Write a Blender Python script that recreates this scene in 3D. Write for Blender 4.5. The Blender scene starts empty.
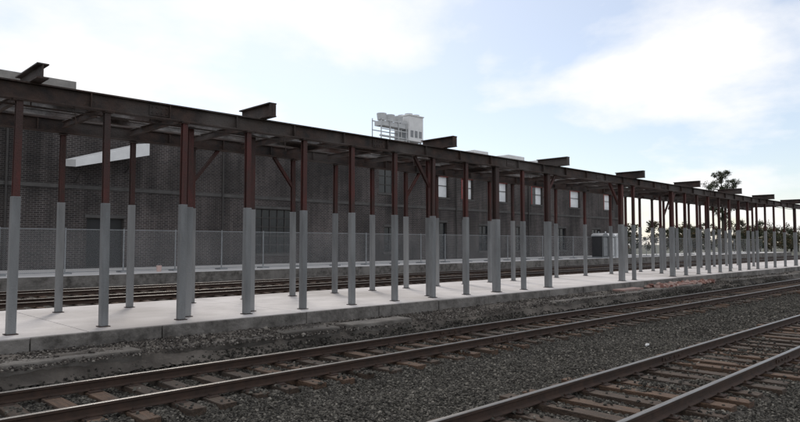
import bpy, math, random
import numpy as np
from mathutils import Vector
random.seed(7); rng=np.random.default_rng(7)
D=bpy.data; S=bpy.context.scene
S.view_settings.view_transform='Standard'; S.view_settings.look='None'; S.view_settings.exposure=0

# ---------------------------------------------------------------- materials
def mat(name, c1, c2=None, scale=3.0, rough=0.85, metal=0.0, c3=None, bump=0.0, bscale=None, detail=6, stretch=None, lo=0.35, hi=0.65):
    m=D.materials.new(name); m.use_nodes=True; n=m.node_tree.nodes; l=m.node_tree.links
    b=n['Principled BSDF']; b.inputs['Roughness'].default_value=rough; b.inputs['Metallic'].default_value=metal
    tc=n.new('ShaderNodeTexCoord'); mp=n.new('ShaderNodeMapping'); l.new(tc.outputs['Object'],mp.inputs[0])
    if stretch: mp.inputs['Scale'].default_value=stretch
    c2=c2 or tuple(x*0.7 for x in c1)
    t=n.new('ShaderNodeTexNoise'); t.inputs['Scale'].default_value=scale; t.inputs['Detail'].default_value=detail; t.inputs['Roughness'].default_value=0.65
    l.new(mp.outputs[0],t.inputs['Vector'])
    r=n.new('ShaderNodeValToRGB'); r.color_ramp.elements[0].position=lo; r.color_ramp.elements[1].position=hi
    r.color_ramp.elements[0].color=(*c1,1); r.color_ramp.elements[1].color=(*c2,1)
    l.new(t.outputs['Fac'],r.inputs[0]); out=r.outputs[0]
    if c3:
        t2=n.new('ShaderNodeTexNoise'); t2.inputs['Scale'].default_value=scale*0.23; t2.inputs['Detail'].default_value=5
        l.new(mp.outputs[0],t2.inputs['Vector'])
        r2=n.new('ShaderNodeValToRGB'); r2.color_ramp.elements[0].position=0.48; r2.color_ramp.elements[1].position=0.66
        l.new(t2.outputs['Fac'],r2.inputs[0])
        mx=n.new('ShaderNodeMixRGB'); l.new(r2.outputs[0],mx.inputs[0]); l.new(out,mx.inputs[1]); mx.inputs[2].default_value=(*c3,1); out=mx.outputs[0]
    l.new(out,b.inputs['Base Color'])
    if bump:
        t3=n.new('ShaderNodeTexNoise'); t3.inputs['Scale'].default_value=bscale or scale*6; t3.inputs['Detail'].default_value=8
        l.new(tc.outputs['Object'],t3.inputs['Vector'])
        bp=n.new('ShaderNodeBump'); bp.inputs['Strength'].default_value=bump; bp.inputs['Distance'].default_value=0.03
        l.new(t3.outputs['Fac'],bp.inputs['Height']); l.new(bp.outputs[0],b.inputs['Normal'])
    return m

M={}
M['rust']=mat('dark_rusted_steel',(0.022,0.018,0.017),(0.068,0.040,0.031),3.0,0.75,0.1,c3=(0.088,0.075,0.069),bump=0.5,bscale=25)
M['deck']=mat('corroded_deck_steel',(0.07,0.065,0.062),(0.30,0.28,0.27),2.5,0.85,c3=(0.06,0.032,0.024),bump=0.5,bscale=30)
M['red']=mat('red_primer_paint',(0.095,0.021,0.017),(0.042,0.022,0.018),4,0.7,c3=(0.036,0.022,0.019),stretch=(1,1,0.35),bump=0.4,bscale=40)
M['sleeve']=mat('grey_primer_paint',(0.205,0.212,0.218),(0.135,0.138,0.141),4,0.55,c3=(0.25,0.252,0.254),stretch=(1,1,0.2),bump=0.3,bscale=30)
M['conc']=mat('platform_concrete',(0.62,0.585,0.57),(0.50,0.47,0.455),1.1,0.9,c3=(0.40,0.37,0.35),bump=0.35,bscale=12)
M['concd']=mat('weathered_concrete_edge',(0.20,0.185,0.172),(0.07,0.064,0.058),3.0,0.95,c3=(0.23,0.215,0.20),bump=0.8,bscale=14)
M['conc2']=mat('old_concrete',(0.20,0.185,0.168),(0.08,0.07,0.062),1.7,0.95,c3=(0.05,0.044,0.038),bump=0.8,bscale=10)
M['dirt']=mat('dusty_dirt',(0.15,0.132,0.115),(0.07,0.06,0.051),1.6,0.98,c3=(0.035,0.03,0.026),bump=1.0,bscale=12)
M['tie']=mat('weathered_timber',(0.030,0.020,0.014),(0.082,0.055,0.038),6,0.9,c3=(0.055,0.043,0.034),stretch=(6,0.6,3),bump=0.8,bscale=30)
M['tie2']=mat('brown_timber',(0.125,0.073,0.044),(0.055,0.034,0.023),6,0.9,c3=(0.07,0.05,0.037),stretch=(6,0.6,3),bump=0.8,bscale=30)
M['railtop']=mat('worn_rail_steel',(0.25,0.24,0.23),(0.14,0.125,0.11),4,0.40,0.8,stretch=(0.3,8,1))
M['railside']=mat('rusty_rail_side',(0.030,0.018,0.013),(0.055,0.030,0.020),6,0.85)
M['ground']=mat('ground_soil',(0.09,0.085,0.07),(0.06,0.07,0.035),0.35,0.95,c3=(0.13,0.12,0.10),bump=0.4,bscale=6)
M['white']=mat('white_paint',(0.82,0.82,0.82),(0.72,0.72,0.72),1.5,0.5)
M['galv']=mat('galvanised_steel',(0.30,0.31,0.32),(0.2,0.21,0.22),5,0.5,0.3)
M['dark']=mat('dark_opening',(0.008,0.008,0.009),(0.014,0.014,0.015),2,0.6)
M['glassd']=mat('dark_window_glass',(0.012,0.014,0.017),(0.022,0.025,0.028),0.6,0.2)
M['glassw']=mat('white_window_pane',(0.84,0.85,0.86),(0.66,0.68,0.70),0.9,0.4)  # opaque near-white panes with faint random mottling
M['frame']=mat('dark_window_frame',(0.03,0.026,0.026),(0.045,0.04,0.035),3,0.6)
M['redtrim']=mat('red_window_trim',(0.34,0.025,0.02),(0.22,0.025,0.02),3,0.6)
M['stonetrim']=mat('grey_stone_trim',(0.09,0.085,0.082),(0.06,0.057,0.055),2,0.9)
M['coping']=mat('parapet_coping',(0.34,0.32,0.30),(0.2,0.19,0.18),1,0.8)
M['roof']=mat('roof_membrane',(0.12,0.12,0.12),(0.09,0.09,0.09),0.5,0.9)
M['asph']=mat('pale_pavement',(0.52,0.505,0.495),(0.42,0.41,0.405),0.35,0.9,c3=(0.45,0.44,0.43),bump=0.2)
M['bark']=mat('tree_bark',(0.05,0.04,0.03),(0.03,0.025,0.02),4,0.95)
M['pink']=mat('pink_plastic',(0.6,0.42,0.38),(0.5,0.37,0.34),3,0.5)
M['plgrey']=mat('grey_plastic',(0.24,0.25,0.26),(0.19,0.2,0.21),2,0.5)
M['pldark']=mat('dark_plastic',(0.02,0.021,0.023),(0.03,0.03,0.033),2,0.5)
M['pllight']=mat('light_plastic',(0.62,0.63,0.64),(0.5,0.51,0.52),2,0.5)

def tone_mat(name, stops, rough=0.95):
    m=D.materials.new(name); m.use_nodes=True; n=m.node_tree.nodes; l=m.node_tree.links
    a=n.new('ShaderNodeAttribute'); a.attribute_name='tone'
    r=n.new('ShaderNodeValToRGB'); e=r.color_ramp.elements
    e[0].position=stops[0][0]; e[0].color=(*stops[0][1],1); e[1].position=stops[-1][0]; e[1].color=(*stops[-1][1],1)
    for p,c in stops[1:-1]:
        x=e.new(p); x.color=(*c,1)
    l.new(a.outputs['Fac'],r.inputs[0]); l.new(r.outputs[0],n['Principled BSDF'].inputs['Base Color'])
    n['Principled BSDF'].inputs['Roughness'].default_value=rough
    return m
M['stone']=tone_mat('ballast_stone',[(0,(0.020,0.0175,0.0145)),(0.5,(0.050,0.046,0.038)),(0.88,(0.088,0.081,0.068)),(1,(0.19,0.175,0.15))])
M['rubble']=tone_mat('rubble_stone',[(0,(0.028,0.024,0.021)),(0.6,(0.085,0.073,0.063)),(1,(0.24,0.22,0.195))])
M['brickred']=tone_mat('broken_brick',[(0,(0.16,0.07,0.055)),(0.5,(0.28,0.16,0.13)),(1,(0.42,0.34,0.31))])
M['pinkslab']=mat('pink_concrete',(0.36,0.24,0.21),(0.24,0.15,0.13),3,0.95,c3=(0.16,0.14,0.13),bump=.6)
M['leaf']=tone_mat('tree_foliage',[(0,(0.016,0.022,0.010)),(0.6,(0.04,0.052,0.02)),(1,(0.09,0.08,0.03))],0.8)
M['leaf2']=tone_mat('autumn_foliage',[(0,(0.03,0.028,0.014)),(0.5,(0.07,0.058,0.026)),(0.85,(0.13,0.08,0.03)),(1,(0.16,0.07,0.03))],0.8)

def ballast_mat():
    m=D.materials.new('ballast_gravel'); m.use_nodes=True; n=m.node_tree.nodes; l=m.node_tree.links; b=n['Principled BSDF']
    tc=n.new('ShaderNodeTexCoord'); v=n.new('ShaderNodeTexVoronoi'); v.inputs['Scale'].default_value=22
    l.new(tc.outputs['Object'],v.inputs['Vector'])
    r=n.new('ShaderNodeValToRGB'); r.color_ramp.elements[0].color=(0.014,0.012,0.010,1); r.color_ramp.elements[1].color=(0.098,0.09,0.076,1)
    sep=n.new('ShaderNodeSeparateColor'); l.new(v.outputs['Color'],sep.inputs[0]); l.new(sep.outputs[0],r.inputs[0])
    ns=n.new('ShaderNodeTexNoise'); ns.inputs['Scale'].default_value=0.9; ns.inputs['Detail'].default_value=6; l.new(tc.outputs['Object'],ns.inputs['Vector'])
    r2=n.new('ShaderNodeValToRGB'); r2.color_ramp.elements[0].color=(0.55,0.46,0.39,1); r2.color_ramp.elements[1].color=(1,1,1,1); r2.color_ramp.elements[0].position=0.35; r2.color_ramp.elements[1].position=0.65
    l.new(ns.outputs['Fac'],r2.inputs[0])
    mx=n.new('ShaderNodeMixRGB'); mx.blend_type='MULTIPLY'; mx.inputs[0].default_value=1; l.new(r.outputs[0],mx.inputs[1]); l.new(r2.outputs[0],mx.inputs[2])
    l.new(mx.outputs[0],b.inputs['Base Color']); b.inputs['Roughness'].default_value=0.95
    bp=n.new('ShaderNodeBump'); bp.invert=True; bp.inputs['Distance'].default_value=0.04; bp.inputs['Strength'].default_value=1
    l.new(v.outputs['Distance'],bp.inputs['Height']); l.new(bp.outputs[0],b.inputs['Normal'])
    return m
M['ballast']=ballast_mat()

def brick_mat():
    m=D.materials.new('weathered_brick'); m.use_nodes=True; n=m.node_tree.nodes; l=m.node_tree.links; b=n['Principled BSDF']
    tc=n.new('ShaderNodeTexCoord'); sp=n.new('ShaderNodeSeparateXYZ'); l.new(tc.outputs['Object'],sp.inputs[0])
    ad=n.new('ShaderNodeMath'); ad.operation='ADD'; l.new(sp.outputs[0],ad.inputs[0]); l.new(sp.outputs[1],ad.inputs[1])
    cb=n.new('ShaderNodeCombineXYZ'); l.new(ad.outputs[0],cb.inputs[0]); l.new(sp.outputs[2],cb.inputs[1])
    br=n.new('ShaderNodeTexBrick'); l.new(cb.outputs[0],br.inputs['Vector'])
    br.inputs['Scale'].default_value=1; br.inputs['Brick Width'].default_value=0.34; br.inputs['Row Height'].default_value=0.125
    br.inputs['Mortar Size'].default_value=0.018; br.inputs['Mortar Smooth'].default_value=0.3
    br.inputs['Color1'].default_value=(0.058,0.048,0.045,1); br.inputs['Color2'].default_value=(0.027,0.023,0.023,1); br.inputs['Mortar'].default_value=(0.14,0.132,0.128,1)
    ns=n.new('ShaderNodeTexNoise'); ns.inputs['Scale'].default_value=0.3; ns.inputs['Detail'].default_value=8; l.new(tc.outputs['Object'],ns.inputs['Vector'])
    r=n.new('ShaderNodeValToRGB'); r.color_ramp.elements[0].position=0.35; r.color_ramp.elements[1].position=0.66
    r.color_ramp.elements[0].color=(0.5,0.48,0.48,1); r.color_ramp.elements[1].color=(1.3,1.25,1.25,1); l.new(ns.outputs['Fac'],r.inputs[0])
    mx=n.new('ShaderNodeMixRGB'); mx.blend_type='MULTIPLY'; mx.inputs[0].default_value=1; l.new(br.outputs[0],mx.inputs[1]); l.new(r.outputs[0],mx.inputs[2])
    mp=n.new('ShaderNodeMapping'); mp.inputs['Scale'].default_value=(1.6,1.6,0.12); l.new(tc.outputs['Object'],mp.inputs[0])
    n2=n.new('ShaderNodeTexNoise'); n2.inputs['Scale'].default_value=1.0; n2.inputs['Detail'].default_value=5; l.new(mp.outputs[0],n2.inputs['Vector'])
    r3=n.new('ShaderNodeValToRGB'); r3.color_ramp.elements[0].position=0.4; r3.color_ramp.elements[1].position=0.62
    r3.color_ramp.elements[0].color=(0.68,0.68,0.68,1); r3.color_ramp.elements[1].color=(1.1,1.1,1.1,1); l.new(n2.outputs['Fac'],r3.inputs[0])
    m2=n.new('ShaderNodeMixRGB'); m2.blend_type='MULTIPLY'; m2.inputs[0].default_value=1; l.new(mx.outputs[0],m2.inputs[1]); l.new(r3.outputs[0],m2.inputs[2])
    l.new(m2.outputs[0],b.inputs['Base Color']); b.inputs['Roughness'].default_value=0.95
    return m
M['brick']=brick_mat()

def link_mat():
    m=D.materials.new('chain_link_mesh'); m.use_nodes=True; n=m.node_tree.nodes; l=m.node_tree.links; b=n['Principled BSDF']
    b.inputs['Base Color'].default_value=(0.30,0.31,0.32,1); b.inputs['Roughness'].default_value=0.5
    tc=n.new('ShaderNodeTexCoord'); sp=n.new('ShaderNodeSeparateXYZ'); l.new(tc.outputs['Object'],sp.inputs[0])
    def wire(op):
        a=n.new('ShaderNodeMath'); a.operation=op; l.new(sp.outputs[0],a.inputs[0]); l.new(sp.outputs[2],a.inputs[1])
        mu=n.new('ShaderNodeMath'); mu.operation='MULTIPLY'; l.new(a.outputs[0],mu.inputs[0]); mu.inputs[1].default_value=11
        f=n.new('ShaderNodeMath'); f.operation='FRACT'; l.new(mu.outputs[0],f.inputs[0])
        lt=n.new('ShaderNodeMath'); lt.operation='LESS_THAN'; l.new(f.outputs[0],lt.inputs[0]); lt.inputs[1].default_value=0.085
        return lt
    w1=wire('ADD'); w2=wire('SUBTRACT'); mxm=n.new('ShaderNodeMath'); mxm.operation='MAXIMUM'; l.new(w1.outputs[0],mxm.inputs[0]); l.new(w2.outputs[0],mxm.inputs[1])
    l.new(mxm.outputs[0],b.inputs['Alpha'])
    return m
M['link']=link_mat()

# ---------------------------------------------------------------- mesh helpers
def link(o): S.collection.objects.link(o); return o
def empty(name, loc=(0,0,0)):
    o=D.objects.new(name,None); o.location=loc; return link(o)
class MB:
    def __init__(s): s.v=[]; s.f=[]
    def add(s,vs,fs):
        k=len(s.v); s.v+= [tuple(p) for p in vs]; s.f+=[tuple(i+k for i in f) for f in fs]
    def box(s,x0,x1,y0,y1,z0,z1):
        s.add([(x0,y0,z0),(x1,y0,z0),(x1,y1,z0),(x0,y1,z0),(x0,y0,z1),(x1,y0,z1),(x1,y1,z1),(x0,y1,z1)],
              [(0,3,2,1),(4,5,6,7),(0,1,5,4),(1,2,6,5),(2,3,7,6),(3,0,4,7)])
    def prism(s,prof,p0,p1,up=(0,0,1)):
        p0=Vector(p0); p1=Vector(p1); d=(p1-p0).normalized(); u=Vector(up); r=d.cross(u).normalized(); u=r.cross(d)
        n=len(prof); vs=[p0+r*a+u*b for a,b in prof]+[p1+r*a+u*b for a,b in prof]
        s.add(vs,[tuple(range(n)),tuple(range(2*n-1,n-1,-1))]+[(i,i+n,(i+1)%n+n,(i+1)%n) for i in range(n)])
    def ibeam(s,p0,p1,w,h,tf=0.03,tw=0.02,up=(0,0,1)):
        a=w/2;b=h/2;c=tw/2
        s.prism([(-a,-b),(a,-b),(a,-b+tf),(c,-b+tf),(c,b-tf),(a,b-tf),(a,b),(-a,b),(-a,b-tf),(-c,b-tf),(-c,-b+tf),(-a,-b+tf)],p0,p1,up)
    def cyl(s,p0,p1,r0,r1=None,n=10):
        r1=r0 if r1 is None else r1
        p0=Vector(p0);p1=Vector(p1);d=(p1-p0).normalized(); u=Vector((0,0,1)) if abs(d.z)<0.9 else Vector((1,0,0)); r=d.cross(u).normalized();u=r.cross(d)
        A=[2*math.pi*i/n for i in range(n)]
        vs=[p0+(r*math.cos(a)+u*math.sin(a))*r0 for a in A]+[p1+(r*math.cos(a)+u*math.sin(a))*r1 for a in A]
        s.add(vs,[tuple(range(n)),tuple(range(2*n-1,n-1,-1))]+[(i,i+n,(i+1)%n+n,(i+1)%n) for i in range(n)])
    def obj(s,name,m,parent=None,bevel=0,fix=True):
        me=D.meshes.new(name); me.from_pydata(s.v,[],s.f); me.update()
        if fix:
            import bmesh
            bm=bmesh.new(); bm.from_mesh(me); bmesh.ops.recalc_face_normals(bm,faces=bm.faces); bm.to_mesh(me); bm.free()
        o=link(D.objects.new(name,me)); me.materials.append(M[m])
        if parent: o.parent=parent
        if bevel:
            b=o.modifiers.new('bevel','BEVEL'); b.width=bevel; b.segments=2; b.limit_method='ANGLE'
        return o

def npmesh(name,verts,faces,m,tone=None,parent=None,flat=True):
    me=D.meshes.new(name); k=faces.shape[1]; nf=len(faces)
    me.vertices.add(len(verts)); me.vertices.foreach_set('co',verts.astype(np.float32).ravel())
    me.loops.add(nf*k); me.loops.foreach_set('vertex_index',faces.astype(np.int32).ravel())
    me.polygons.add(nf); me.polygons.foreach_set('loop_start',np.arange(0,nf*k,k,dtype=np.int32))
    me.update(calc_edges=True)
    if flat: me.shade_flat()
    if tone is not None:
        a=me.attributes.new('tone','FLOAT','FACE'); a.data.foreach_set('value',tone.astype(np.float32))
    me.materials.append(M[m]); o=link(D.objects.new(name,me))
    if parent: o.parent=parent
    return o

# ---------------------------------------------------------------- camera, light, sky
HC=2.0
cam=D.cameras.new('camera'); cam.sensor_width=36; cam.lens=28.8; cam.clip_end=3000; cam.clip_start=0.05
co=link(D.objects.new('camera',cam)); co.location=(0,0,HC)
co.rotation_euler=(math.radians(90+2.93),0,math.radians(-44.8)); S.camera=co

EL=math.radians(42); AZ=math.radians(60)
sd=D.lights.new('sun','SUN'); sd.energy=1.8; sd.angle=math.radians(11); sd.color=(1,0.94,0.86)
so=link(D.objects.new('sun',sd)); dirv=Vector((math.cos(EL)*math.cos(AZ),math.cos(EL)*math.sin(AZ),math.sin(EL)))
so.rotation_euler=dirv.to_track_quat('Z','Y').to_euler()
W=D.worlds.new('World'); S.world=W; W.use_nodes=True; n=W.node_tree.nodes; l=W.node_tree.links
for x in list(n): n.remove(x)
out=n.new('ShaderNodeOutputWorld'); sky=n.new('ShaderNodeTexSky'); sky.sky_type='NISHITA'; sky.sun_disc=False
sky.sun_elevation=EL; sky.sun_rotation=math.pi/2-AZ; sky.air_density=1.0; sky.dust_density=0.8; sky.ozone_density=2.0
b1=n.new('ShaderNodeBackground'); b1.inputs[1].default_value=0.125; l.new(sky.outputs[0],b1.inputs[0])
tc=n.new('ShaderNodeTexCoord'); sp=n.new('ShaderNodeSeparateXYZ'); l.new(tc.outputs['Generated'],sp.inputs[0])
az=n.new('ShaderNodeMath'); az.operation='ADD'; az.inputs[1].default_value=0.30; ab=n.new('ShaderNodeMath'); ab.operation='ABSOLUTE'; l.new(sp.outputs[2],ab.inputs[0]); l.new(ab.outputs[0],az.inputs[0])
dx=n.new('ShaderNodeMath'); dx.operation='DIVIDE'; l.new(sp.outputs[0],dx.inputs[0]); l.new(az.outputs[0],dx.inputs[1])
dy=n.new('ShaderNodeMath'); dy.operation='DIVIDE'; l.new(sp.outputs[1],dy.inputs[0]); l.new(az.outputs[0],dy.inputs[1])
cb=n.new('ShaderNodeCombineXYZ'); l.new(dx.outputs[0],cb.inputs[0]); l.new(dy.outputs[0],cb.inputs[1]); cb.inputs[2].default_value=1.7
ns=n.new('ShaderNodeTexNoise'); ns.inputs['Scale'].default_value=1.15; ns.inputs['Detail'].default_value=9; ns.inputs['Roughness'].default_value=0.55; ns.inputs['Distortion'].default_value=0.2; l.new(cb.outputs[0],ns.inputs['Vector'])
cr=n.new('ShaderNodeValToRGB'); cr.color_ramp.elements[0].position=0.44; cr.color_ramp.elements[1].position=0.565
cr.color_ramp.elements[0].color=(0.30,0.30,0.30,1); cr.color_ramp.elements[1].color=(1,1,1,1); l.new(ns.outputs['Fac'],cr.inputs[0])
b2=n.new('ShaderNodeBackground'); b2.inputs[0].default_value=(0.99,0.985,0.99,1); b2.inputs[1].default_value=1.08
mx=n.new('ShaderNodeMixShader'); l.new(cr.outputs[0],mx.inputs[0]); l.new(b1.outputs[0],mx.inputs[1]); l.new(b2.outputs[0],mx.inputs[2]); l.new(mx.outputs[0],out.inputs[0])

# ---------------------------------------------------------------- ground + ballast
g=MB(); g.add([(-1500,-1500,-0.5),(1500,-1500,-0.5),(1500,1500,-0.5),(-1500,1500,-0.5)],[(0,1,2,3)]); g.obj('ground','ground')
TR=[(3.45,4.95),(8.5,10.0),(24.6,26.1),(29.3,30.8)]
def bh(y):
    z=np.full_like(y,-0.32)
    for a,b in TR:
        c=(a+b)/2; d=np.abs(y-c)
        z=np.maximum(z,np.where(d<1.2,-0.232,-0.232-(d-1.2)*0.2))
    return z
def hn(x,y):
    return 0.014*np.sin(x*1.7+y*2.3)+0.010*np.sin(x*4.1-y*3.1)+0.008*np.sin(x*0.6+y*5.2)
def sheet(name,x0,x1,nx,y0,y1,ny,par=None):
    X,Y=np.meshgrid(np.linspace(x0,x1,nx),np.linspace(y0,y1,ny)); Z=bh(Y)+hn(X,Y)
    v=np.stack([X.ravel(),Y.ravel(),Z.ravel()],1); i=np.arange((ny-1)*(nx-1)); r=i//(nx-1); c=i%(nx-1); k=r*nx+c
    return npmesh(name,v,np.stack([k,k+1,k+nx+1,k+nx],1),'ballast',parent=par,flat=False)
bal=empty('ballast_gravel')
sheet('near_bed',-20,300,1300,-6,12.2,90,bal); sheet('far_bed',-20,300,900,18.1,34.6,60,bal)

# ---------------------------------------------------------------- tracks
TIES={}
def track(a,b,x0,x1,sp,seed):
    rnd=random.Random(seed); e=empty('railway_track'); T=MB();T2=MB();P=MB()
    c=(a+b)/2; x=x0; lst=[]
    while x<x1:
        t=T2 if rnd.random()<0.38 else T
        o=rnd.uniform(-.1,.1); sk=rnd.uniform(-.035,.035); hl=1.27; zt=-0.166+rnd.uniform(-.016,.01); w=.118
        lst.append(x)
        t.add([(x-w-sk,c-hl+o,-.34),(x+w-sk,c-hl+o,-.34),(x+w+sk,c+hl+o,-.34),(x-w+sk,c+hl+o,-.34),
               (x-w-sk,c-hl+o,zt),(x+w-sk,c-hl+o,zt),(x+w+sk,c+hl+o,zt),(x-w+sk,c+hl+o,zt)],
              [(0,3,2,1),(4,5,6,7),(0,1,5,4),(1,2,6,5),(2,3,7,6),(3,0,4,7)])
        if x<60:
            for r in (a,b):
                P.box(x-.09,x+.09,r-.17,r+.17,-.168,-.151)
                P.box(x-.05,x-.02,r-.105,r-.075,-.152,-.118); P.box(x+.02,x+.05,r+.075,r+.105,-.152,-.118)
        x+=sp+rnd.uniform(-.06,.06)
    TIES[c]=np.array(lst)
    T.obj('timber_ties','tie',e,0.01); T2.obj('brown_ties','tie2',e,0.01); P.obj('tie_plates','railside',e)
    R=MB();H=MB()
    for r in (a,b):
        prof=[(-.072,-.15),(.072,-.15),(.072,-.138),(.012,-.118),(.009,-.05),(.036,-.038),(.037,-.008),(-.037,-.008),(-.036,-.038),(-.009,-.05),(-.012,-.118),(-.072,-.138)]
        R.prism(prof,(x0,r,0),(x1,r,0)); H.prism([(-.036,-.0075),(.036,-.0075),(.032,-.002),(.02,0.001),(-.02,0.001),(-.032,-.002)],(x0,r,0),(x1,r,0))
        xx=x0+rnd.uniform(2,8)
        while xx<70:
            R.box(xx-.4,xx+.4,r-.03,r+.03,-.12,-.045)
            for q in (-.3,-.1,.1,.3): R.box(xx+q-.02,xx+q+.02,r-.05,r+.05,-.1,-.065)
            xx+=11.9
    R.obj('rails','railside',e); H.obj('rail_heads','railtop',e)
for i,(a,b) in enumerate(TR): track(a,b,-15,290,0.55 if i<2 else 0.6,i+3)

def stones(name,n,xr,yr,smin,smax,zf,par,m='stone',xpow=1.0,tonep=1.0,flat=0.7,ties=False):
    u=rng.random(n)**xpow; x=xr[0]+(xr[1]-xr[0])*u; y=yr[0]+(yr[1]-yr[0])*rng.random(n)
    if ties:
        keep=np.ones(n,bool)
        for c,L in TIES.items():
            near=np.abs(y-c)<1.32; idx=np.clip(np.searchsorted(L,x),1,len(L)-1)
            dd=np.minimum(np.abs(x-L[idx]),np.abs(x-L[idx-1]))
            cover=0.97-0.22*(np.sin(x*2.1+y*3)*np.sin(x*.7-y*1.3)>.4)
            keep&=~(near&(dd<.145)&(rng.random(n)<cover))
        x=x[keep]; y=y[keep]; n=len(x)
    z=zf(x,y)
    if ties:
        for c,L in TIES.items():
            idx=np.clip(np.searchsorted(L,x),1,len(L)-1); dd=np.minimum(np.abs(x-L[idx]),np.abs(x-L[idx-1]))
            z=np.where((np.abs(y-c)<1.27)&(dd<.12),-.155,z)
    base=np.array([(-1,-1,-1),(1,-1,-1),(1,1,-1),(-1,1,-1),(-1,-1,1),(1,-1,1),(1,1,1),(-1,1,1)],float)*0.5
    V=base[None]+rng.normal(0,0.17,(n,8,3))
    V[:,4:,:2]*=0.7
    V*=rng.uniform(smin,smax,(n,1,1))*np.stack([np.ones(n),rng.uniform(0.6,1,n),rng.uniform(flat*.6,flat*1.3,n)],1)[:,None,:]
    a=rng.random(n)*6.283; t=rng.normal(0,0.5,n); ca,sa=np.cos(a),np.sin(a); ct,st=np.cos(t),np.sin(t)
    X,Y,Z=V[...,0].copy(),V[...,1].copy(),V[...,2].copy()
    Y,Z=Y*ct[:,None]-Z*st[:,None],Y*st[:,None]+Z*ct[:,None]
    X,Y=X*ca[:,None]-Y*sa[:,None],X*sa[:,None]+Y*ca[:,None]
    P=np.stack([X+x[:,None],Y+y[:,None],Z+z[:,None]],2).reshape(-1,3)
    F=np.array([(0,3,2,1),(4,5,6,7),(0,1,5,4),(1,2,6,5),(2,3,7,6),(3,0,4,7)])
    F=(F[None]+8*np.arange(n)[:,None,None]).reshape(-1,4)
    return npmesh(name,P,F,m,tone=np.repeat(rng.random(n)**tonep,6),parent=par)
zb=lambda x,y: bh(y)+hn(x,y)+rng.random(len(x))*0.018
stones('loose_stones_near',110000,(0.5,16),(1.2,8.3),0.026,0.052,zb,bal,ties=True)
stones('loose_stones_mid',56000,(0,30),(7.2,11.6),0.03,0.055,zb,bal,xpow=1.2,ties=True)
stones('loose_stones_far',42000,(15,46),(1.5,8.5),0.035,0.06,zb,bal,xpow=1.3,ties=True)

# ---------------------------------------------------------------- centre platform
PZ=0.35
pl=empty('centre_platform')
p=MB(); p.box(-20,82,12.80,18.12,-0.3,PZ-.03); p.obj('sub_slab','concd',pl)
p=MB(); x=-20
while x<82:
    p.box(x+.006,x+4.87,12.76,15.44,PZ-.12,PZ); p.box(x+.006,x+4.87,15.452,18.14,PZ-.12,PZ); x+=4.88
p.obj('deck_slabs','conc',pl,0.008)
p=MB(); x=-20; rnd=random.Random(5)
while x<82:
    w=rnd.choice([2.4,3.0,3.6]); p.box(x+.01,min(x+w,82)-.01,12.67+rnd.uniform(-.012,.012),12.757,-.2,PZ-.008-rnd.uniform(0,.015)); x+=w
p.obj('platform_edge','concd',pl,0.015)
nx,ny=1200,34
X,Y=np.meshgrid(np.linspace(-15,82,nx),np.linspace(11.30,12.70,ny))
tt=(Y-11.30)/1.40
Z=-.27+.32*np.clip((tt-.03)/.35,0,1)**.8+.02*np.sin(X*.9+Y*2)+.02*np.sin(X*2.7-Y*5)+.03*np.sin(X*.37)+.012*np.sin(X*7.3+Y*11)+rng.normal(0,.009,X.shape)
v=np.stack([X.ravel(),Y.ravel(),Z.ravel()],1); i=np.arange((ny-1)*(nx-1)); r_=i//(nx-1); c_=i%(nx-1); k=r_*nx+c_
npmesh('dirt_ledge',v,np.stack([k,k+1,k+nx+1,k+nx],1),'dirt',parent=pl,flat=False)
p=MB(); x=-12
while x<60:
    w=rnd.uniform(1.2,3.8)
    if rnd.random()<.75: p.box(x+.03,x+w,11.56+rnd.uniform(-.04,.04),11.8+rnd.uniform(0,.35),-.4,.08+rnd.uniform(-.05,.03))
    x+=w+rnd.uniform(0,.5)
p.obj('old_foundation_blocks','conc2',pl,0.03)
zl=lambda x,y: .0+.06*np.clip((y-11.4)*2,0,1)+.03*np.sin(x*.37)+rng.random(len(x))*.02
stones('gravel_on_ledge',20000,(-2,46),(11.35,12.66),0.012,0.042,zl,pl,tonep=1.5,xpow=1.2,m='rubble')
stones('rubble',420,(-2,50),(11.5,12.6),0.05,0.11,zl,pl,tonep=1.2,xpow=1.2,m='rubble')
stones('gravel_at_foot',9000,(-2,45),(10.95,11.55),0.025,0.06,lambda x,y:-.27+rng.random(len(x))*.05+np.clip((y-11.3),0,1)*.5,pl,xpow=1.2,tonep=1.8,m='stone')
stones('broken_bricks',130,(27.5,34),(11.7,12.5),0.1,0.22,lambda x,y:.11+rng.random(len(x))*.04,pl,m='brickred')
p=MB()
for x,y,w,h in ((24.5,12.2,1.8,.5),(29,12.1,2.6,.55),(33,12.15,1.5,.5)): p.box(x,x+w,y-h/2,y+h/2,.05,.16)
p.obj('pink_paving_slabs','pinkslab',pl,.02)

# ---------------------------------------------------------------- canopy frame
cf=empty('platform_canopy_frame')
YF,YB=13.3,16.8; BT=HC+.16*1.414*YF; BB=HC+.142*1.414*YF
SL=MB();UP=MB();BP=MB();rnd=random.Random(2)
def post(x,y,thick=False,sz=None):
    s=.074 if not thick else .108; u=.115 if not thick else .18
    zt=sz if sz else 2.84
    zt+=rnd.uniform(-.03,.03); lean=rnd.uniform(-.015,.015)
    v=[(-s,-s),(s,-s),(s,s),(-s,s)]
    SL.prism(v,(x,y,PZ+.012),(x+lean,y,zt),up=(0,1,0))
    UP.ibeam((x+lean,y,zt-.05),(x+lean*2,y,BB+.01),u,u,.02,.018,up=(0,1,0))
    BP.box(x-s-.03,x+s+.03,y-s-.03,y+s+.03,PZ+.003,PZ+.018)
    BP.box(x-u*.8,x+u*.8,y-u*.8,y+u*.8,BB-.025,BB-.004)
xs=[3.24+1.625*k for k in range(12)]
for k,x in enumerate(xs): post(x,YF,thick=(k in (9,11)))
post(6.85,13.75); post(8.5,13.75); post(15.0,13.8)
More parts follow.
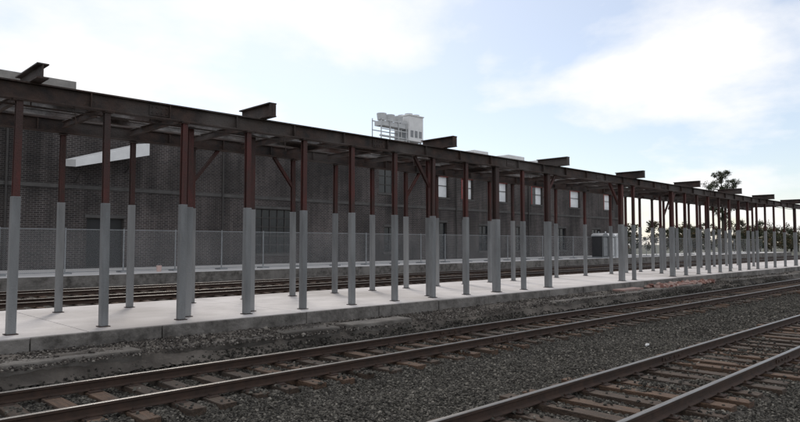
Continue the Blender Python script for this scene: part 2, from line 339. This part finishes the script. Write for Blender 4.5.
post(1.6,YF); post(0,YF); post(-1.6,YF)
for x,t in ((27.1,1),(28.3,0),(32.6,1),(34.3,0),(36,0),(37.6,0),(39.3,0),(41,0),(42.7,0),(44.4,0),(46.2,0),(48,0),(50,0),(52.5,0),(55.3,1)): post(x,YF,bool(t))
xb=[5.09+1.703*k for k in range(-3,12)]
for k,x in enumerate(xb): post(x,YB,sz=3.0)
for x in (27.4,30.2,33,34.8,36.6,38.3,40,42,44,46,48.5,51,53.5,56): post(x,YB,sz=3.0)
for x in (35.5,38.9,42.3,46.7,51.5): post(x,15.1,sz=2.9)
SL.obj('grey_column_sleeves','sleeve',cf,0.012); UP.obj('red_upper_columns','red',cf); BP.obj('base_and_cap_plates','rust',cf)
B=MB(); hb=BT-BB
B.ibeam((-9,YF,(BT+BB)/2),(57,YF,(BT+BB)/2),.2,hb,.028,.02)
B.ibeam((-9,YB,(BT+BB)/2+.02),(57,YB,(BT+BB)/2+.02),.2,hb,.028,.02)
x=-8.5
while x<56.5:
    for y in (YF,YB): B.box(x,x+.015,y-.095,y+.095,BB+.03,BT-.03)
    x+=1.625
for x in (5.7,12.1,18.5,24.9,31.4,38):
    B.box(x,x+.45,YF-.03,YF-.012,BB+.06,BT-.06)
    for i in range(4):
        for j in range(2): B.box(x+.05+i*.1,x+.08+i*.1,YF-.045,YF-.029,BB+.1+j*.12,BB+.13+j*.12)
B.obj('longitudinal_beams','rust',cf)
C=MB()
for x in [-4.7,1.85,8.45,15.1,21.8,28.4,35.1,41.7,48.3,55.0]:
    C.ibeam((x,12.78,BT+.165),(x,14.15,BT+.165),.2,.33,.028,.02)
    C.box(x-.09,x+.09,12.785,12.80,BT+.03,BT+.3)
C.ibeam((3.5,12.75,BT+.14),(3.5,14.2,BT+.14),.2,.28,.025,.02)
for x in xs+[-1.6,0,1.6]+[24,26,28,30,32,34,36,38,40,42,44,46,48,50,52,54]:
    C.ibeam((x+.2,13.42,BT-.14),(x+.2,16.68,BT-.13),.1,.16,.015,.012)
C.obj('cross_beams','rust',cf)
C=MB()
for y,z in ((14.2,BT-.02),(15.1,BT-.02),(16.0,BT-.02)):
    C.ibeam((-9,y,z),(57,y,z),.09,.13,.014,.012)
C.obj('purlins','deck',cf)
C=MB(); x=-8.8
while x<56:
    w=rnd.uniform(.5,1.4)
    if rnd.random()<.45:
        y0=rnd.choice([14.2,15.1]); C.box(x,x+w,y0,y0+.9,BT+.052,BT+.066)
    x+=w+rnd.uniform(.0,.3)
C.obj('roof_deck_remnants','deck',cf)
C=MB(); C.cyl((-9,YF+.2,BB-.06),(24,YF+.2,BB-.06),.02,n=6); C.cyl((26,YF+.2,BB-.05),(56,YF+.2,BB-.05),.02,n=6)
for x in np.arange(-8,55,2.3): C.box(x,x+.02,YF+.19,YF+.21,BB-.05,BT-.05)
for x in (4.2,9.1,13.7,19.9): C.cyl((x,YF-.04,BB+.02),(x+.05,YF-.05,BB-.35),.008,n=5)
C.obj('conduit_and_hangers','rust',cf)
C=MB()
def brace(x,y,dx): C.ibeam((x,y,3.75),(x+dx,y,BB+.02),.09,.09,.012,.012,up=(0,1,0))
for x,y,dx in ((xb[5],YB,.75),(xb[7],YB,-.75),(13.05+1.6,13.45,-.7),(xb[10],YB,.7),(21.1,YF+.12,.8),(27.1,YF+.12,-.8),(32.6,YF+.12,.8),(40,YB,.8)): brace(x,y,dx)
C.obj('knee_braces','red',cf)

# ---------------------------------------------------------------- far pavement, building
fp=empty('far_pavement')
p=MB(); p.box(-20,140,34.5,43.9,-.4,.4); p.obj('pavement_slab','asph',fp,.02)
p=MB(); p.box(-20,140,34.38,34.498,-.4,.385); p.obj('pavement_kerb','concd',fp)

bd=empty('brick_station_building')
BY=44.0; BH=11.85; X0,X1=-25.0,89.0
ops=[(14.9,17.3,.42,3.7,'door'),(27.6,31.2,1.2,4.8,'grid'),(-4,-1,1.2,4.5,'grid'),(4,7,1.2,4.5,'grid')]
ops+= [(41.6,43.3,1.2,3.6,'dark'),(48.8,50.6,.42,4.2,'dark'),(56,57.8,1.2,4,'dark'),(63,65,1.2,4,'dark'),(72,74.2,1.2,4,'dark'),(81,83.4,1.2,4,'dark')]
ops+= [(40.9,43.0,6.8,9.3,'dark'),(48.9,50.9,6.8,9.3,'white'),(53.0,55.0,6.8,9.3,'white'),(59.2,61.4,6.8,9.3,'white'),(66.3,68.8,6.8,9.3,'whited'),(75.3,77.9,6.8,9.3,'white'),(84.5,87.3,6.8,9.3,'white')]
zs=sorted({-.5,BH}|{o[2] for o in ops}|{o[3] for o in ops}); xx=sorted({X0,X1}|{o[0] for o in ops}|{o[1] for o in ops})
w=MB()
for i in range(len(xx)-1):
    for j in range(len(zs)-1):
        cx=(xx[i]+xx[i+1])/2; cz=(zs[j]+zs[j+1])/2
        if any(o[0]<cx<o[1] and o[2]<cz<o[3] for o in ops): continue
        w.add([(xx[i],BY,zs[j]),(xx[i+1],BY,zs[j]),(xx[i+1],BY,zs[j+1]),(xx[i],BY,zs[j+1])],[(0,1,2,3)])
for o in ops:
    a,b,c,d=o[:4]; y=BY+.35
    w.add([(a,BY,c),(a,y,c),(a,y,d),(a,BY,d)],[(0,1,2,3)]); w.add([(b,BY,c),(b,BY,d),(b,y,d),(b,y,c)],[(0,1,2,3)])
    w.add([(a,BY,d),(a,y,d),(b,y,d),(b,BY,d)],[(0,1,2,3)]); w.add([(a,BY,c),(b,BY,c),(b,y,c),(a,y,c)],[(0,1,2,3)])
Y2=BY+24
w.add([(X1,BY,-.5),(X1,Y2,-.5),(X1,Y2,BH),(X1,BY,BH)],[(0,1,2,3)]); w.add([(X0,Y2,-.5),(X0,BY,-.5),(X0,BY,BH),(X0,Y2,BH)],[(0,1,2,3)])
w.add([(X1,Y2,-.5),(X0,Y2,-.5),(X0,Y2,BH),(X1,Y2,BH)],[(0,1,2,3)])
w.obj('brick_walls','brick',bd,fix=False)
r=MB(); r.box(X0+.4,X1-.4,BY+.4,Y2-.4,BH-.8,BH-.5); r.obj('flat_roof','roof',bd)
GD=MB();GW=MB();FR=MB();SI=MB();RT=MB();DK=MB()
for a,b,c,d,t in ops:
    g=GW if t.startswith('white') else (DK if t=='door' else GD)
    g.box(a,b,BY+.26,BY+.30,c,d)
    if t=='grid': nx,nz=5,5
    elif t=='door': nx,nz=2,1
    elif t.startswith('white'): nx,nz=1,2
    else: nx,nz=2,3
    for i in range(nx+1):
        x=a+(b-a)*i/nx; x=min(max(x,a+.04),b-.04); FR.box(x-.035,x+.035,BY+.2,BY+.262,c,d)
    for j in range(nz+1):
        z=c+(d-c)*j/nz; z=min(max(z,c+.04),d-.04); FR.box(a,b,BY+.19,BY+.255,z-.03,z+.03)
    if t=='whited': GD.box(a,(a+b)/2,BY+.235,BY+.262,c,d)
    SI.box(a-.15,b+.15,BY-.06,BY+.1,c-.16,c-.003)
    SI.box(a-.12,b+.12,BY-.03,BY+.1,d+.003,d+.22)
    if t.startswith('white'): RT.box(a+.002,a+.2,BY+.02,BY+.188,c,d); RT.box(a+.2,b,BY+.02,BY+.188,d-.32,d-.02)
GD.obj('dark_glazing','glassd',bd);GW.obj('white_glazing','glassw',bd);FR.obj('window_frames','frame',bd);SI.obj('sills_and_lintels','stonetrim',bd);RT.obj('red_trim','redtrim',bd);DK.obj('door_leaves','dark',bd)
t=MB(); t.box(X0,X1,BY-.08,BY-.002,5.55,5.8); t.box(X0,X1,BY-.05,BY-.002,10.1,10.28); t.box(X0,X1,BY-.06,BY-.002,-.4,.41)
t.obj('stone_bands','stonetrim',bd)
c=MB(); c.box(X0-.1,X1+.1,BY-.12,BY+.4,BH+.003,BH+.1); c.box(X0-.1,14.0,BY-.15,BY+.5,BH+.103,BH+.62)
c.box(X1-.4,X1+.1,BY+.4,Y2,BH+.003,BH+.1)
c.obj('parapet_coping','coping',bd)
d=MB()
for x in (10.2,24.6,37.5,52,65.5):
    d.cyl((x,BY-.16,.4),(x,BY-.16,11.2),.07); d.box(x-.15,x+.15,BY-.3,BY-.02,11.1,11.4)
d.obj('downpipes','frame',bd)
aw=MB(); aw.add([(13.5,42.0,6.75),(13.5,42.0,7.2),(18.1,42.0,8.7),(18.1,42.0,7.9),(13.5,43.9,6.95),(13.5,43.9,7.4),(18.1,43.9,8.9),(18.1,43.9,8.1)],[(0,1,2,3),(4,7,6,5),(1,5,6,2),(0,3,7,4),(0,4,5,1),(3,2,6,7)])
aw.obj('white_sloping_awning','white',bd,.01)
aw=MB()
for x,z in ((14.1,6.95),(17.3,7.8)): aw.cyl((x,42.2,z),(x,BY-.02,z-1.0),.05)
aw.obj('awning_brackets','frame',bd)
rf=MB()
for x,wd,h in ((56.5,2.6,.75),(63.0,3.4,.85),(69.0,2.0,.7)): rf.box(x,x+wd,BY+1,BY+3,BH-.5,BH+h)
rf.obj('rooftop_skylights','white',bd,.05)

ac=empty('rooftop_chiller_unit'); ax=46.3; ay=45.3; z0=BH+.35
m=MB(); m.box(ax,ax+2.1,ay,ay+2.2,z0+.3,z0+2.9); m.box(ax-.08,ax+2.18,ay-.08,ay+2.28,z0+2.9,z0+3.02); m.obj('cabinet','white',ac,.03)
m=MB()
for i in range(3):
    m.box(ax+.2+i*.62,ax+.62+i*.62,ay-.02,ay-.004,z0+.7,z0+1.4)
for j in range(2): m.box(ax-.03,ax-.004,ay+.2+j*1.0,ay+1.0+j*1.0,z0+.6,z0+1.5)
m.obj('panels','galv',ac,.01)
m=MB()
for i in range(2):
    for j in range(2): m.cyl((ax+.55+i*1.0,ay+.6+j,z0+3.02),(ax+.55+i*1.0,ay+.6+j,z0+3.2),.38,.42,16)
for i in range(3): m.cyl((ax-3.1+i*1.15,ay+.8,z0+2.1),(ax-3.1+i*1.15,ay+.8,z0+2.75),.42,.5,16)
m.box(ax-3.6,ax-.2,ay+.3,ay+1.3,z0+1.5,z0+1.95)
m.obj('fan_shrouds','pllight',ac)
m=MB()
for y in (ay+.2,ay+1.5):
    m.box(ax-3.7,ax-.05,y,y+.08,z0+2.0,z0+2.1); m.box(ax-3.7,ax-.05,y,y+.08,z0+1.1,z0+1.18)
    for x in (ax-3.7,ax-2.5,ax-1.3,ax-.2): m.box(x,x+.07,y+.002,y+.078,z0-.85,z0+2.3)
for x in (ax+.1,ax+1.8):
    for y in (ay+.1,ay+2): m.box(x,x+.12,y,y+.12,z0-.85,z0+.3)
m.cyl((ax-3.6,ay+.5,z0+.5),(ax,ay+.5,z0+.5),.1); m.obj('steel_frame_and_pipes','pllight',ac)

# ---------------------------------------------------------------- chain link fence
fe=empty('chain_link_fence'); FY=36.6
m=MB(); m.add([(-10,FY,.45),(130,FY,.45),(130,FY,2.75),(-10,FY,2.75)],[(0,1,2,3)]); m.obj('mesh_panels','link',fe)
m=MB(); x=-10
while x<=130:
    m.cyl((x,FY,.4),(x,FY,2.85),.04,n=8); m.box(x-.25,x+.25,FY-.35,FY+.35,.402,.48); x+=3.05
m.cyl((-10,FY,2.77),(130,FY,2.77),.022,n=6); m.cyl((-10,FY,.5),(130,FY,.5),.02,n=6); m.obj('posts_and_rails','galv',fe)

# ---------------------------------------------------------------- portable toilets
def toilet(x,y,m1,m2):
    e=empty('portable_toilet',(x,y,.4)); e.scale=(1.08,1.08,1.12)
    b=MB(); b.box(-.6,.6,-.6,.6,.12,2.15); b.obj('cabin',m1,e,.04)
    b=MB(); b.box(-.64,.64,-.64,.64,0,.12)
    for s in (-.62,.56): b.box(s,s+.06,-.625,-.603,.12,2.15)
    b.obj('base_skid',m2,e,.01)
    b=MB(); b.prism([(-.66,2.15),(.66,2.15),(.66,2.25),(.45,2.42),(.15,2.5),(-.15,2.5),(-.45,2.42),(-.66,2.25)],(0,-.66,0),(0,.66,0)); b.cyl((.35,.3,2.4),(.35,.3,2.7),.06); b.obj('domed_roof',m2,e,.02)
    b=MB(); b.box(-.42,.42,-.635,-.602,.2,2.0); b.box(-.35,.35,-.602,-.6,2.02,2.1); b.box(.25,.33,-.66,-.636,1.0,1.2); b.obj('door',m2,e,.01)
    b=MB(); b.box(-.602-.02,-.602,-.4,.4,.4,1.9); b.obj('side_panel',m1,e,.01)
toilet(67.3,35.6,'pldark','plgrey'); toilet(68.9,35.6,'plgrey','pllight'); toilet(70.5,35.6,'pllight','pllight')

e=empty('plastic_pail',(16.2,36.0,.4)); m=MB(); m.cyl((0,0,0),(0,0,.32),.12,.15,16); m.cyl((0,0,.32),(0,0,.35),.16,.16,16); m.obj('pail_body','pink',e)
m=MB(); m.cyl((-.16,0,.33),(0,0,.48),.008,n=5); m.cyl((.16,0,.33),(0,0,.48),.008,n=5); m.obj('handle','galv',e)
def litter(x,y,z,s):
    bpy.ops.mesh.primitive_ico_sphere_add(subdivisions=2,radius=s,location=(x,y,z)); o=bpy.context.object; o.name='litter_paper'
    for v in o.data.vertices: v.co*=random.uniform(.55,1.2); v.co.z*=.6
    o.data.materials.append(M['white'])
litter(14.1,6.35,-.25,.06)

# ---------------------------------------------------------------- trees
def leaves(name,cs,rs,nper,size,m,par):
    P=[];T=[]
    for c,r in zip(cs,rs):
        k=int(nper); d=rng.normal(0,1,(k,3)); d/=np.linalg.norm(d,axis=1)[:,None]; q=rng.random(k)**.5*rng.uniform(.8,1.25,k)
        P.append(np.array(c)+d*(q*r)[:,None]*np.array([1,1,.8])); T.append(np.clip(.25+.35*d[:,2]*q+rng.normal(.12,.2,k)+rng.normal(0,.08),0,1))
    P=np.concatenate(P);T=np.concatenate(T);k=len(P)
    a=rng.normal(0,1,(k,3)); a/=np.linalg.norm(a,axis=1)[:,None]; b=np.cross(a,rng.normal(0,1,(k,3))); b/=np.linalg.norm(b,axis=1)[:,None]
    s=size*rng.uniform(.5,1.2,(k,1)); V=np.stack([P-a*s,P+b*s*.6,P+a*s,P-b*s*.6],1).reshape(-1,3)
    return npmesh(name,V,np.arange(4*k).reshape(-1,4),m,tone=T,parent=par)
tr=empty('deciduous_tree'); tx,ty=117.6,39.2
m=MB(); m.cyl((tx,ty,-.5),(tx+.2,ty,6),.32,.24); m.cyl((tx+.2,ty,6),(tx,ty+.1,13),.24,.06)
cs=[];rs=[]
for i in range(95):
    z=rng.uniform(6.2,14.4); a=rng.random()*6.28; R=2.9*math.sqrt(max(0.05,1-((z-11.3)/4.4)**2)); r=R*rng.random()**.5
    c=(tx+r*math.cos(a),ty+r*math.sin(a),z); cs.append(c); rs.append(rng.uniform(.4,.85))
    if i%3==0: m.cyl((tx+.1,ty,z-1.4),c,.07,.02,5)
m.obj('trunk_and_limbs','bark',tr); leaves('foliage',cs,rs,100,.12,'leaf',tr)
row=empty('distant_tree_row'); cs=[];rs=[];m=MB()
for i in range(64):
    if i<46: x=96+i*4.6+rng.uniform(-2,2); y=54+rng.uniform(-5,10)
    else: x=300+rng.uniform(-5,5); y=50-(i-46)*6
    H=rng.uniform(3.6,6.4)*(1+ (x-96)/420); m.cyl((x,y,-.5),(x,y,H*.75),.2,.06,6)
    for j in range(24):
        z=H*rng.uniform(.12,.97); R=H*.44*math.sqrt(max(.08,1-((z/H-.5)/.52)**2)); a=rng.random()*6.28; q=rng.random()**.5
        cs.append((x+R*q*math.cos(a),y+R*q*math.sin(a),z)); rs.append(rng.uniform(.45,1.0)*(1+(x-96)/300))
m.obj('trunks','bark',row)
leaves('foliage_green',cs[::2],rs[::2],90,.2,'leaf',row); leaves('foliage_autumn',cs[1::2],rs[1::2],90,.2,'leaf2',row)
